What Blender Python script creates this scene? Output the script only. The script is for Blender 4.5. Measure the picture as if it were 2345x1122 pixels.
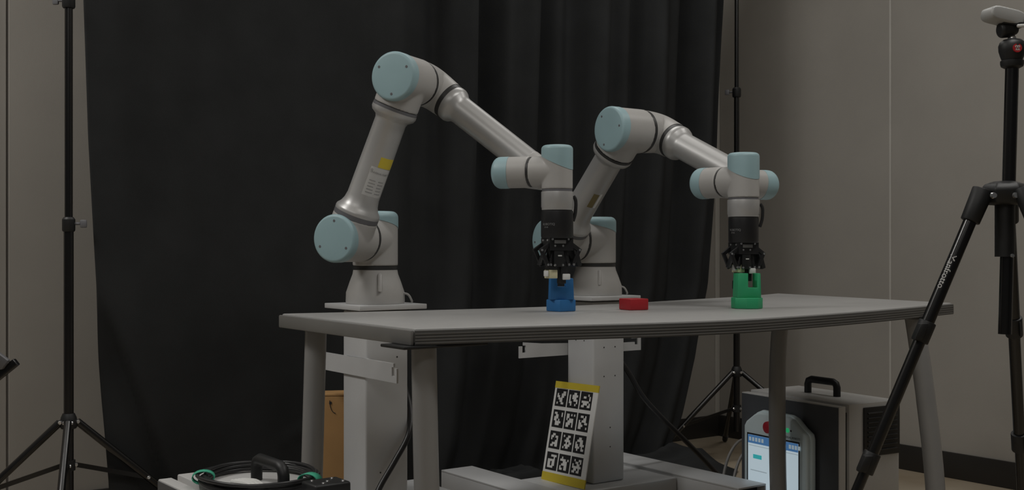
import bpy, bmesh, math, random
from mathutils import Vector, Matrix, noise as mnoise
random.seed(7)
V = Vector
R = math.radians
S = bpy.context.scene
for o in list(bpy.data.objects):
    bpy.data.objects.remove(o, do_unlink=True)
COL = S.collection

# ------------------------------------------------------------------ camera, world, lights, exposure
CAM_H = 0.885
cd = bpy.data.cameras.new('camera'); cam = bpy.data.objects.new('camera', cd); COL.objects.link(cam)
cd.sensor_fit = 'HORIZONTAL'; cd.sensor_width = 36.0; cd.lens = 2600.0 / 2345.0 * 36.0
cd.shift_y = 9.0 / 2345.0
cd.clip_start = 0.05; cd.clip_end = 60
cam.location = (0, 0, CAM_H); cam.rotation_euler = (R(90), 0, 0)
S.camera = cam

S.view_settings.view_transform = 'Standard'
S.view_settings.look = 'None'
S.view_settings.exposure = -1.62
S.view_settings.gamma = 1.0
S.view_settings.use_curve_mapping = False

w = bpy.data.worlds.new('room_light'); S.world = w; w.use_nodes = True
bg = w.node_tree.nodes['Background']; bg.inputs[0].default_value = (0.95, 0.98, 1.0, 1); bg.inputs[1].default_value = 0.12

def area(name, loc, aim, sx, sy, energy, col=(1, 0.98, 0.945)):
    l = bpy.data.lights.new(name, 'AREA'); l.shape = 'RECTANGLE'; l.size = sx; l.size_y = sy
    l.energy = energy; l.color = col
    o = bpy.data.objects.new(name, l); COL.objects.link(o); o.location = loc
    o.rotation_euler = (V(aim) - V(loc)).to_track_quat('-Z', 'Y').to_euler()
    return o
def panel(x, y, sx, sy, energy):
    o = area('ceiling_and_fill_light', (x, y, 2.76), (x, y, 0), sx, sy, energy)  # downward area lamp, used for the key and for added fill lights
    o.rotation_euler = (0, 0, R(35.7))
panel(1.00, 1.85, 1.2, 0.30, 50)
panel(-2.05, 2.15, 0.6, 0.6, 84)  # added to brighten the left part of the back wall
panel(-1.2, 0.2, 1.2, 0.6, 26)
panel(-0.2, -1.2, 1.2, 0.6, 44)  # added fill from the viewer's side, no fixture known there
panel(1.75, 3.25, 0.6, 0.6, 22)  # added to lift the control box top and the upper right wall
panel(0.28, 3.83, 1.2, 0.2, 22)  # added strip close to the curtain, brightens its upper right part
panel(-1.02, 2.84, 1.2, 0.2, 8)  # added strip close to the curtain, brightens its upper left part

# ------------------------------------------------------------------ frame of the room
TH = R(35.7)
E1 = V((math.cos(TH), math.sin(TH), 0))      # along the back wall, to the right and away
E2 = V((math.sin(TH), -math.cos(TH), 0))     # along the right wall, towards the viewer
Z = V((0, 0, 1))
K = V((0.98, 5.39, 0))                       # far corner of the room

# ------------------------------------------------------------------ helpers
class MB:
    """collects simple solids into one mesh"""
    def __init__(s): s.v = []; s.f = []
    def add(s, vs, fs):
        b = len(s.v); s.v += [V(p) for p in vs]; s.f += [tuple(i + b for i in f) for f in fs]; return s
    def box(s, c, x, y, z, ax=None, ay=None, az=None):
        ax = V(ax or (1, 0, 0)); ay = V(ay or (0, 1, 0)); az = V(az or (0, 0, 1)); c = V(c)
        vs = [c + ax * (i * x / 2) + ay * (j * y / 2) + az * (k * z / 2) for k in (-1, 1) for j in (-1, 1) for i in (-1, 1)]
        return s.add(vs, [(0, 2, 3, 1), (4, 5, 7, 6), (0, 1, 5, 4), (2, 6, 7, 3), (0, 4, 6, 2), (1, 3, 7, 5)])
    def lathe(s, c, ax, prof, n=32, caps=True):
        c = V(c); ax = V(ax).normalized(); u = ax.orthogonal().normalized(); w_ = ax.cross(u)
        vs = []; fs = []
        for (t, r) in prof:
            for i in range(n):
                a = 2 * math.pi * i / n
                vs.append(c + ax * t + (u * math.cos(a) + w_ * math.sin(a)) * r)
        m = len(prof)
        for j in range(m - 1):
            for i in range(n):
                k = (i + 1) % n
                fs.append((j * n + i, j * n + k, (j + 1) * n + k, (j + 1) * n + i))
        if caps:
            fs.append(tuple(range(n - 1, -1, -1))); fs.append(tuple(range((m - 1) * n, m * n)))
        return s.add(vs, fs)
    def cyl(s, a, b, r, r2=None, n=24):
        a = V(a); b = V(b); d = b - a
        return s.lathe(a, d, [(0, r), (d.length, r if r2 is None else r2)], n)
    def tube(s, pts, r, n=12):
        pts = [V(p) for p in pts]
        rs = r if isinstance(r, (list, tuple)) else [r] * len(pts)
        t0 = (pts[1] - pts[0]).normalized(); u = t0.orthogonal().normalized()
        vs = []; fs = []
        for i, p in enumerate(pts):
            t = (pts[min(i + 1, len(pts) - 1)] - pts[max(i - 1, 0)]).normalized()
            u = (u - t * u.dot(t)).normalized(); w_ = t.cross(u)
            for k in range(n):
                a = 2 * math.pi * k / n
                vs.append(p + (u * math.cos(a) + w_ * math.sin(a)) * rs[i])
        for j in range(len(pts) - 1):
            for k in range(n):
                q = (k + 1) % n
                fs.append((j * n + k, j * n + q, (j + 1) * n + q, (j + 1) * n + k))
        fs.append(tuple(range(n - 1, -1, -1))); fs.append(tuple(range((len(pts) - 1) * n, len(pts) * n)))
        return s.add(vs, fs)
    def prism(s, poly, up, h):
        """poly: list of 3-D points (counter-clockwise seen against `up`), extruded by up*h"""
        n = len(poly); up = V(up)
        vs = [V(p) for p in poly] + [V(p) + up * h for p in poly]
        fs = [tuple(range(n - 1, -1, -1)), tuple(range(n, 2 * n))]
        for i in range(n):
            k = (i + 1) % n; fs.append((i, k, n + k, n + i))
        return s.add(vs, fs)
    def sphere(s, c, r, n=16, m=10, sz=1.0):
        prof = [(-r * sz * math.cos(math.pi * j / m), max(r * math.sin(math.pi * j / m), 1e-4)) for j in range(m + 1)]
        return s.lathe(c, (0, 0, 1), prof, n)

def smooth_pts(pts, n=8):
    pts = [V(p) for p in pts]; out = []
    for i in range(len(pts) - 1):
        p0 = pts[max(i - 1, 0)]; p1 = pts[i]; p2 = pts[i + 1]; p3 = pts[min(i + 2, len(pts) - 1)]
        for k in range(n):
            t = k / n
            out.append(0.5 * ((2 * p1) + (p2 - p0) * t + (2 * p0 - 5 * p1 + 4 * p2 - p3) * t * t + (3 * p1 - p0 - 3 * p2 + p3) * t ** 3))
    out.append(pts[-1]); return out

def wloc(o):
    p = V((0, 0, 0))
    while o is not None:
        p = p + V(o.location); o = o.parent
    return p

def obj(name, mb, m, parent=None, bevel=0.0, seg=2, sharp=35, origin=None):
    """links the collected shape as ONE mesh object (world coordinates in, local coordinates stored)"""
    base = wloc(parent) if parent else V(origin or (0, 0, 0))
    me = bpy.data.meshes.new(name)
    me.from_pydata([tuple(p - base) for p in mb.v], [], mb.f)
    bm = bmesh.new(); bm.from_mesh(me)
    bmesh.ops.recalc_face_normals(bm, faces=bm.faces)
    if bevel:
        ed = [e for e in bm.edges if len(e.link_faces) == 2 and e.calc_face_angle(0) > R(40)]
        bmesh.ops.bevel(bm, geom=ed, offset=bevel, segments=seg, affect='EDGES', profile=0.5, clamp_overlap=True)
    bm.to_mesh(me); bm.free()
    me.shade_smooth(); me.set_sharp_from_angle(angle=R(sharp))
    if m: me.materials.append(m)
    o = bpy.data.objects.new(name, me); COL.objects.link(o)
    if parent: o.parent = parent
    else: o.location = base
    return o

def thing(name, label, cat, loc, group=None):
    o = bpy.data.objects.new(name, None); COL.objects.link(o); o.location = loc
    o.empty_display_size = 0.05
    o['label'] = label; o['category'] = cat
    if group: o['group'] = group
    return o
def tag(o, label, cat, group=None):
    o['label'] = label; o['category'] = cat
    if group: o['group'] = group
    return o
def struct(name, mb, m, parent=None, **k):
    o = obj(name, mb, m, parent, **k); o['kind'] = 'structure'; return o

def mat(name, col, rough=0.5, metal=0.0, var=0.06, scale=12.0, bump=0.0, bscale=200.0, spec=0.5, col2=None, stretch=None, coat=0.0):
    m = bpy.data.materials.new(name); m.use_nodes = True
    nt = m.node_tree; b = nt.nodes['Principled BSDF']
    b.inputs['Roughness'].default_value = rough; b.inputs['Metallic'].default_value = metal
    b.inputs['Specular IOR Level'].default_value = spec
    b.inputs['Coat Weight'].default_value = coat
    tc = nt.nodes.new('ShaderNodeTexCoord'); mp = nt.nodes.new('ShaderNodeMapping')
    nt.links.new(tc.outputs['Object'], mp.inputs['Vector'])
    if stretch: mp.inputs['Scale'].default_value = stretch
    nz = nt.nodes.new('ShaderNodeTexNoise'); nz.inputs['Scale'].default_value = scale; nz.inputs['Detail'].default_value = 6
    nt.links.new(mp.outputs['Vector'], nz.inputs['Vector'])
    rp = nt.nodes.new('ShaderNodeValToRGB')
    c2 = col2 or tuple(min(1, c * (1 + var)) for c in col)
    c1 = col if col2 else tuple(c * (1 - var) for c in col)
    rp.color_ramp.elements[0].position = 0.3; rp.color_ramp.elements[1].position = 0.7
    rp.color_ramp.elements[0].color = (*c1, 1); rp.color_ramp.elements[1].color = (*c2, 1)
    nt.links.new(nz.outputs['Fac'], rp.inputs['Fac']); nt.links.new(rp.outputs['Color'], b.inputs['Base Color'])
    if bump:
        n2 = nt.nodes.new('ShaderNodeTexNoise'); n2.inputs['Scale'].default_value = bscale; n2.inputs['Detail'].default_value = 3
        nt.links.new(mp.outputs['Vector'], n2.inputs['Vector'])
        bp = nt.nodes.new('ShaderNodeBump'); bp.inputs['Strength'].default_value = bump; bp.inputs['Distance'].default_value = 0.002
        nt.links.new(n2.outputs['Fac'], bp.inputs['Height']); nt.links.new(bp.outputs['Normal'], b.inputs['Normal'])
    return m
def emit(name, col, strength):
    m = bpy.data.materials.new(name); m.use_nodes = True
    b = m.node_tree.nodes['Principled BSDF']
    b.inputs['Base Color'].default_value = (*[c * 0.3 for c in col], 1)
    b.inputs['Emission Color'].default_value = (*col, 1); b.inputs['Emission Strength'].default_value = strength
    b.inputs['Roughness'].default_value = 0.25
    return m

M = dict(
    wall=mat('wall_panel_fabric', (0.345, 0.324, 0.292), 0.75, var=0.05, scale=3, bump=0.15, bscale=350, spec=0.3),
    seam=mat('wall_seam_metal', (0.50, 0.48, 0.44), 0.45, var=0.04),
    joint=mat('wall_joint_dark', (0.14, 0.13, 0.12), 0.8),
    wood=mat('pale_wood_frame', (0.72, 0.60, 0.46), 0.5, var=0.15, scale=20, stretch=(6, 6, 0.6)),
    base=mat('baseboard_vinyl', (0.022, 0.020, 0.018), 0.5),
    floor=mat('floor_vinyl', (0.30, 0.235, 0.16), 0.42, var=0.1, scale=2.6, col2=(0.46, 0.40, 0.31), bump=0.05, bscale=60),
    ceil=mat('ceiling_tile', (0.75, 0.74, 0.72), 0.9, bump=0.2),
    curtain=mat('black_curtain_cloth', (0.0275, 0.0288, 0.0295), 0.85, var=0.12, scale=7, bump=0.3, bscale=500, spec=0.12),
    robot=mat('robot_grey_shell', (0.44, 0.43, 0.415), 0.42, metal=0.0, var=0.03, spec=0.45),
    tube=mat('robot_aluminium_tube', (0.49, 0.487, 0.48), 0.38, metal=0.4, var=0.03, spec=0.5),
    lid=mat('robot_blue_lid', (0.32, 0.47, 0.505), 0.45, var=0.03),
    band=mat('robot_dark_seal', (0.03, 0.03, 0.03), 0.45),
    gapgrey=mat('robot_grey_seal', (0.14, 0.14, 0.15), 0.4),
    gripper=mat('gripper_black', (0.012, 0.012, 0.013), 0.42),
    steel=mat('bright_steel', (0.75, 0.75, 0.75), 0.25, metal=0.9),
    white=mat('white_plastic', (0.72, 0.72, 0.70), 0.45),
    camgrey=mat('camera_pale_grey', (0.40, 0.40, 0.39), 0.4),
    cream=mat('cream_tape', (0.66, 0.62, 0.40), 0.55),
    ped=mat('pedestal_white_paint', (0.57, 0.575, 0.58), 0.36, var=0.02, spec=0.5),
    hole=mat('dark_hole_and_shade', (0.03, 0.03, 0.03), 0.8),  # near-black for holes, and for painted shade in beams and plate gap
    table=mat('table_laminate', (0.36, 0.357, 0.35), 0.40, var=0.03, scale=30, bump=0.03, bscale=900),
    edge=mat('table_edge_grey', (0.17, 0.167, 0.158), 0.42, var=0.04),
    frontedge=mat('table_front_edge', (0.092, 0.091, 0.088), 0.42, var=0.04),
    ridge=mat('table_edge_ridge', (0.135, 0.133, 0.128), 0.4, var=0.04),
    leg=mat('table_leg_paint', (0.27, 0.267, 0.262), 0.32, var=0.03, coat=0.2),
    blue=mat('blue_plastic', (0.024, 0.155, 0.39), 0.5, var=0.05),
    red=mat('red_plastic', (0.40, 0.016, 0.023), 0.5, var=0.05),
    green=mat('green_plastic', (0.03, 0.36, 0.155), 0.5, var=0.05),
    yellow=mat('yellow_tape', (0.66, 0.52, 0.05), 0.5, var=0.06),
    brownsticker=mat('brown_sticker', (0.22, 0.175, 0.075), 0.5),
    paper=mat('white_paper', (0.80, 0.80, 0.78), 0.6, var=0.02),
    typelabel=mat('pale_type_label', (0.56, 0.56, 0.55), 0.5),
    faintprint=mat('faint_print', (0.34, 0.34, 0.34), 0.6),
    ink=mat('black_ink', (0.015, 0.015, 0.016), 0.6),
    greyink=mat('grey_print', (0.22, 0.22, 0.22), 0.6),
    lightprint=mat('light_print', (0.6, 0.6, 0.58), 0.5),
    pole=mat('black_pole', (0.006, 0.0057, 0.0057), 0.24, spec=0.6),
    matte=mat('black_matte_plastic', (0.010, 0.0105, 0.011), 0.5),
    cable=mat('black_cable', (0.020, 0.020, 0.021), 0.38),
    greycable=mat('grey_cable', (0.33, 0.32, 0.31), 0.45),
    boxgrey=mat('control_box_grey', (0.58, 0.575, 0.565), 0.42, var=0.02, bump=0.04, bscale=700),
    boxdoor=mat('control_box_dark_door', (0.085, 0.09, 0.10), 0.45, var=0.04),
    vent=mat('vent_black', (0.016, 0.016, 0.016), 0.5),
    pendant=mat('pendant_pale_blue', (0.72, 0.84, 0.88), 0.45, var=0.02),
    card=mat('brown_cardboard', (0.40, 0.225, 0.085), 0.75, var=0.08, scale=9),
    tie=mat('green_tie', (0.05, 0.42, 0.26), 0.6),
    logo=mat('red_logo', (0.42, 0.02, 0.025), 0.4),
    screen=emit('screen_white', (0.66, 0.80, 0.88), 1.5),
    scrblue=emit('screen_blue', (0.10, 0.27, 0.58), 1.1),
    scrteal=emit('screen_teal', (0.05, 0.52, 0.55), 1.4),
    scrgrey=emit('screen_grey', (0.45, 0.55, 0.6), 1.3),
    led=emit('green_led', (0.05, 0.8, 0.3), 0.8),
    redbtn=mat('red_button', (0.45, 0.02, 0.04), 0.4),
)

def text_mesh(txt, size, f, m, parent, name, spacing=1.0):
    """flat print: f maps the text's own (x, y) to a point on the surface"""
    c = bpy.data.curves.new('lettering', 'FONT'); c.body = txt; c.size = size; c.align_x = 'CENTER'; c.align_y = 'CENTER'
    c.resolution_u = 3; c.space_character = spacing
    t = bpy.data.objects.new('lettering', c); COL.objects.link(t)
    dg = bpy.context.evaluated_depsgraph_get(); me = t.evaluated_get(dg).to_mesh()
    mb = MB(); mb.add([f(v.co.x, v.co.y) for v in me.vertices], [tuple(p.vertices) for p in me.polygons])
    t.evaluated_get(dg).to_mesh_clear(); bpy.data.objects.remove(t, do_unlink=True)
    return obj(name, mb, m, parent)

# ------------------------------------------------------------------ room
struct('floor', MB().box((0.5, 2.2, -0.05), 9.0, 9.0, 0.1, E1, E2), M['floor'])
struct('ceiling', MB().box((0.5, 2.2, 2.85), 9.0, 9.0, 0.1, E1, E2), M['ceil'])
def wall(name, k0, d, nrm, cuts, seam_m, wseam, length):
    """a wall of tall panels: d runs along it, nrm points into the room"""
    mid = k0 + d * (length / 2) - nrm * 0.07 + Z * 1.4
    wo = struct(name, MB().box(mid, length, 0.1, 2.8, d, nrm), M['joint'])
    ed = [0.0] + cuts + [length]
    for i in range(len(ed) - 1):
        a = ed[i] + (wseam / 2 if i else 0.004); b = ed[i + 1] - wseam / 2
        struct_panel = obj('panel', MB().box(k0 + d * ((a + b) / 2) - nrm * 0.01 + Z * 1.4, b - a, 0.02, 2.8, d, nrm), M['wall'], wo, bevel=0.0015, seg=1)
    for c in cuts:
        obj('seam_strip', MB().box(k0 + d * c - nrm * (0.0065 if seam_m is M['seam'] else 0.012) + Z * 1.4, wseam, 0.014, 2.8, d, nrm), seam_m, wo)
    return wo
wall('wall_right', K, E2, -E1, [0.955, 1.955, 2.955], M['seam'], 0.010, 4.2)
wall('wall_back', K, -E1, E2, [1.05, 2.10, 3.150], M['joint'], 0.007, 4.4)
struct('baseboard_right', MB().box(K + E2 * 2.1 - E1 * 0.005 + Z * 0.05, 4.2, 0.01, 0.10, E2, E1), M['base'], bevel=0.003)
struct('baseboard_back', MB().box(K - E1 * 1.6 + E2 * 0.005 + Z * 0.05, 3.2, 0.01, 0.10, E1, E2), M['base'], bevel=0.003)
struct('trim_1', MB().box(K - E1 * 0.014 + E2 * 0.004 + Z * 1.4, 0.028, 0.012, 2.6, E1, E2), M['seam'], bevel=0.003)
struct('trim_2', MB().box(K - E1 * 3.250 + E2 * 0.015 + Z * 1.4, 0.06, 0.03, 2.8, E1, E2), M['wood'], bevel=0.004)

# ------------------------------------------------------------------ table
TZ = 0.735
front = smooth_pts([(-.1836, 2.136), (.058, 2.243), (.2925, 2.330), (.4636, 2.418), (.6015, 2.525), (.8156, 2.727), (.977, 2.889), (1.145, 3.07), (1.2238, 3.158)][0:0] or
                   [(-.1836, 2.136, 0), (.058, 2.240, 0), (.2925, 2.330, 0), (.4636, 2.420, 0), (.6015, 2.527, 0), (.8156, 2.724, 0), (.977, 2.889, 0), (1.145, 3.072, 0), (1.2238, 3.158, 0)], 4)
back = smooth_pts([(-.5346, 2.635, 0), (-.3246, 2.727, 0), (.0083, 2.900, 0), (.2814, 3.105, 0), (.4094, 3.242, 0), (.5949, 3.445, 0), (.69, 3.552, 0), (.8017, 3.69, 0), (.8985, 3.839, 0)], 4)
tb = thing('curved_table', 'grey curved table with ridged edge carrying the coloured blocks', 'table', (0.33, 2.85, 0))
outline = [p + Z * (TZ - 0.028) for p in front] + [p + Z * (TZ - 0.028) for p in reversed(back)]
obj('tabletop', MB().prism(outline, Z, 0.028), M['table'], tb, bevel=0.004, seg=2)
# ridged band along the long front edge and the plain rounded band on the other edges
def offset_path(path, d):
    out = []
    for i, p in enumerate(path):
        t = (path[min(i + 1, len(path) - 1)] - path[max(i - 1, 0)]).normalized()
        out.append(p + V((t.y, -t.x, 0)) * d)
    return out
def strip(path, z0, z1, thick):
    m_ = MB(); o_ = offset_path(path, thick); n = len(path)
    vs = []; fs = []
    for a, b in zip(path, o_): vs += [a + Z * z0, b + Z * z0, b + Z * z1, a + Z * z1]
    for i in range(n - 1):
        for k in range(4):
            q = (k + 1) % 4; fs.append((i * 4 + k, i * 4 + q, i * 4 + 4 + q, i * 4 + 4 + k))
    fs += [(3, 2, 1, 0), tuple((n - 1) * 4 + k for k in range(4))]
    return m_.add(vs, fs)
band = obj('edge_band', strip(front, TZ - 0.031, TZ - 0.004, 0.004), M['frontedge'], tb)
for i in range(4):
    z0 = TZ - 0.0285 + i * 0.0058
    obj('edge_ridge', strip(front, z0, z0 + 0.0026, 0.0050), M['ridge'], band)
for nm, a, b in (('left', front[0], back[0]), ('right', back[-1], front[-1])):
    path = [b, a] if nm == 'left' else [b, a][::-1]
    path = [back[0], front[0]] if nm == 'left' else [front[-1], back[-1]]
    obj('end_band', strip(path, TZ - 0.032, TZ - 0.003, 0.008), M['edge'], tb, bevel=0.003)
def table_leg(pts, rs):
    return obj('leg', MB().tube(smooth_pts(pts, 5), rs if not isinstance(rs, tuple) else [rs[0] + (rs[1] - rs[0]) * i / ((len(pts) - 1) * 5) for i in range((len(pts) - 1) * 5 + 1)], 24), M['leg'], tb)
legs = [
    [(-.449, 2.60, 0.702), (-.456, 2.60, .45), (-.463, 2.60, .2), (-.469, 2.60, 0.006)],
    [(-.171, 2.20, 0.702), (-.166, 2.20, .45), (-.158, 2.20, .2), (-.152, 2.20, 0.006)],
    [(.811, 3.42, 0.702), (.797, 3.41, .5), (.800, 3.415, .2), (.809, 3.42, 0.006)],
    [(1.070, 3.02, 0.702), (1.093, 3.01, .52), (1.118, 3.0, .26), (1.124, 3.0, 0.006)],
]
for i, L in enumerate(legs):
    lg = table_leg(L, (0.0245, 0.0255))
    top = V(L[0]); obj('mounting_plate', MB().lathe((top.x, top.y, 0.700), Z, [(0, .034), (.003, .036), (.0055, .036)], 24), M['matte'], lg)
    ft = V(L[-1]); obj('foot_cap', MB().lathe((ft.x, ft.y, 0.0), Z, [(0, .022), (.008, .026), (.012, .026)], 20), M['matte'], lg)
bk = MB().box((-.150, 2.20, .700), .19, .09, .006, E1, E2); bk.box((-.205, 2.24, .698), .05, .03, .012, E1, E2)
obj('corner_bracket', bk, M['matte'], tb, bevel=0.002)

# ------------------------------------------------------------------ pedestals
ZB = 0.740
def pedestal(x, y, label):
    t = thing('robot_pedestal', label, 'pedestal', (x, y, 0), 'white robot pedestals')
    C = V((x, y, 0))
    P = lambda a, b, z: C + E1 * a + E2 * b + Z * z
    def rbox(a, b, z0, z1, la, lb): return MB().box(P(a, b, (z0 + z1) / 2), la, lb, z1 - z0, E1, E2)
    obj('column', rbox(0, 0, 0.1605, 0.7225, .127, .127), M['ped'], t, bevel=0.006, seg=3)
    pl = obj('mounting_plate', rbox(0, 0, 0.7265, 0.7395, .200, .200), M['ped'], t, bevel=0.0015)
    obj('plate_gap_shade', rbox(0, 0, 0.7225, 0.7265, .13, .13), M['hole'], pl)  # dark slab standing in for the shaded gap under the plate
    obj('cross_plate', rbox(0, 0, 0.085, 0.160, .448, .266), M['ped'], t, bevel=0.004)
    for s in (-1, 1):
        # hollow beam, open at its ends
        bm_ = MB()
        w_, h_, th = .12, .08, .006; a0 = s * .285; zc = .13
        for (da, dz, la, lz) in ((0, h_ / 2 - th / 2, w_, th), (0, -h_ / 2 + th / 2, w_, th), (w_ / 2 - th / 2, 0, th, h_ - 2 * th), (-w_ / 2 + th / 2, 0, th, h_ - 2 * th)):
            bm_.box(P(a0 + da, 0.015, zc + dz), la, .76, lz, E1, E2)
        b_ = obj('beam', bm_, M['ped'], t, bevel=0.0015)
        obj('beam_shade_block', rbox(a0, 0.015, .097, .163, .106, .70), M['hole'], b_)  # near-black block inside the hollow, paints the shade at the open ends
        for b in (-.30, .32):
            f_ = MB().lathe(P(a0, b, 0), Z, [(0, .028), (.012, .030), (.02, .012), (.092, .012)], 16)
            obj('levelling_foot', f_, M['matte'], b_)
    return t, P
PL, PLp = pedestal(-.365, 3.033, 'white pedestal of the left robot, bracket end showing between table legs')
PR, PRp = pedestal(.264, 3.580, 'white pedestal of the right robot with marker sheet leaning on it')
def bracket(P, t, along, off, span, zc, hooks):
    """sheet-metal bar with a hook slot at each end; along = 1 for E1, 2 for E2"""
    h = .048
    pts = []
    L = span / 2
    # outline in (s, z): bar with an upturned hook at each end
    out = [(-L, -h / 2), (L, -h / 2), (L, h * .25), (L - .011, h * .25), (L - .011, -h * .16), (L - .024, -h * .16), (L - .024, h * .30), (L - .016, h * .30), (L - .016, h / 2),
           (-L + .016, h / 2), (-L + .016, h * .30), (-L + .024, h * .30), (-L + .024, -h * .16), (-L + .011, -h * .16), (-L + .011, h * .25), (-L, h * .25)]
    d = E1 if along == 1 else E2
    if hooks:   # the far hook opens downward
        far = [(L, -h / 2), (L, h / 2), (L - .040, h / 2), (L - .040, h * .34), (L - .014, h * .34), (L - .014, -h * .1), (L - .027, -h * .1), (L - .027, h * .08), (L - .07, h * .08)]
        out = [(-L, -h / 2)] + far + [(-L + .09, h * .36), (-L + .016, h / 2), (-L + .016, h * .30), (-L + .024, h * .30), (-L + .024, -h * .16), (-L + .011, -h * .16), (-L + .011, h * .25), (-L, h * .25)]
    nrm = E2 if along == 1 else E1
    base = P(0, off, zc) if along == 1 else P(off, 0, zc)
    mb = MB().prism([base + d * s_ + Z * z_ - nrm * .0025 for s_, z_ in out], nrm, .005)
    br = obj('hook_bracket', mb, M['ped'], t)
    return br
bracket(PLp, PL, 2, -.0675, .47, .577, False)
obj('bracket_flange', MB().box(PLp(-.062, .02, .598), .012, .11, .006, E1, E2), M['ped'], PL)
bracket(PRp, PR, 1, -.0675, .50, .573, True)
def holes(P, t, spec):
    for a, b, z in spec:
        n = E2 if abs(b) > abs(a) else E1
        sgn = 1 if (b if n is E2 else a) > 0 else -1
        obj('rivet_hole', MB().lathe(P(a, b, z), n * sgn, [(0, .0022), (.0006, .0022)], 10), M['hole'], t)
holes(PRp, PR, [(-.0637, .02, .60), (-.0637, -.02, .60), (-.02, .0637, .58), (.025, .0637, .58), (-.02, .0637, .49), (.025, .0637, .49), (.005, .0637, .33), (.005, .0637, .27)])
holes(PLp, PL, [(.03, .0637, .60), (-.02, .0637, .30)])

# ------------------------------------------------------------------ robots
D1, SO, LA, EO, LF, D4, D5, D6 = .1713, .1369, .4318, .1295, .4009, .1373, .0892, .0911
def fused(name, mb, m, parent, vox=0.0026, it=7):
    o = obj(name, mb, m, parent)
    r = o.modifiers.new('fuse', 'REMESH'); r.mode = 'VOXEL'; r.voxel_size = vox; r.use_smooth_shade = True
    s = o.modifiers.new('soften', 'SMOOTH'); s.factor = 0.5; s.iterations = it
    return o
def lid(parent, C, ax, tdir, r, hi, lo, top, screws=True, rr=.010):
    """domed plastic lid cut at a slant: hi at the tube side, lo at the far side"""
    C = V(C); ax = V(ax).normalized(); td = (V(tdir) - ax * V(tdir).dot(ax)).normalized(); w_ = ax.cross(td)
    n = 56; R1 = r * 1.018; rr = min(rr, (top - hi) * .85)
    rings = []
    def ring(fr, fh): rings.append([(fr, fh)])
    prof = [('b', .97, -.0), ('b', 1.0, 0.0)]
    vs = []; fs = []
    lev = [(R1 * .95, 0, 0), (R1, 0, 0), (R1, .5, 0), (R1, 1, rr)]
    for k in range(1, 7):
        a = k / 6 * math.pi / 2
        lev.append((R1 - rr * (1 - math.cos(a)), 2, rr * (1 - math.sin(a))))
    lev.append((R1 * .4, 3, 0))
    for (rad, md, sub) in lev:
        for i in range(n):
            a = 2 * math.pi * i / n
            hb = (hi + lo) / 2 + (hi - lo) / 2 * math.cos(a)
            h = hb if md == 0 else (hb + top - rr) / 2 if md == .5 else top - rr if md == 1 else top - sub if md == 2 else top + .0006
            vs.append(C + ax * h + (td * math.cos(a) + w_ * math.sin(a)) * rad)
    m_ = len(lev)
    for j in range(m_ - 1):
        for i in range(n):
            k = (i + 1) % n; fs.append((j * n + i, j * n + k, (j + 1) * n + k, (j + 1) * n + i))
    fs.append(tuple(range(n - 1, -1, -1))); fs.append(tuple(range((m_ - 1) * n, m_ * n)))
    l = obj('lid', MB().add(vs, fs), M['lid'], parent, sharp=50)
    if screws:
        for a in (20, 140, 260):
            p = C + ax * (top + .0002) + (td * math.cos(R(a)) + w_ * math.sin(R(a))) * r * .74
            obj('screw_recess', MB().lathe(p, ax, [(0, .0036), (.0006, .0032)], 10), M['gapgrey'], l)
    return l
def tube_patch(C, ax, ref, r, a0, a1, h0, h1, th=.0006, n=10):
    """a sticker wrapped on a tube: angles in degrees from ref about ax"""
    ax = V(ax).normalized(); u = (V(ref) - ax * V(ref).dot(ax)).normalized(); w_ = ax.cross(u); C = V(C)
    vs = []; fs = []
    for i in range(n + 1):
        a = R(a0 + (a1 - a0) * i / n); d = u * math.cos(a) + w_ * math.sin(a)
        vs += [C + ax * h0 + d * (r - .001), C + ax * h1 + d * (r - .001), C + ax * h1 + d * (r + th), C + ax * h0 + d * (r + th)]
    for i in range(n):
        for k in range(4):
            q = (k + 1) % 4; fs.append((i * 4 + k, i * 4 + q, i * 4 + 4 + q, i * 4 + 4 + k))
    fs += [(3, 2, 1, 0), tuple(n * 4 + k for k in range(4))]
    return MB().add(vs, fs)
def wrap(C, ax, ref, r, a0, h0, deg_flip=1):
    ax = V(ax).normalized(); u = (V(ref) - ax * V(ref).dot(ax)).normalized(); w_ = ax.cross(u); C = V(C)
    def f(x, y):
        a = R(a0) + deg_flip * x / r; return C + ax * (h0 + y) + (u * math.cos(a) + w_ * math.sin(a)) * (r + .0008)
    return f

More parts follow.
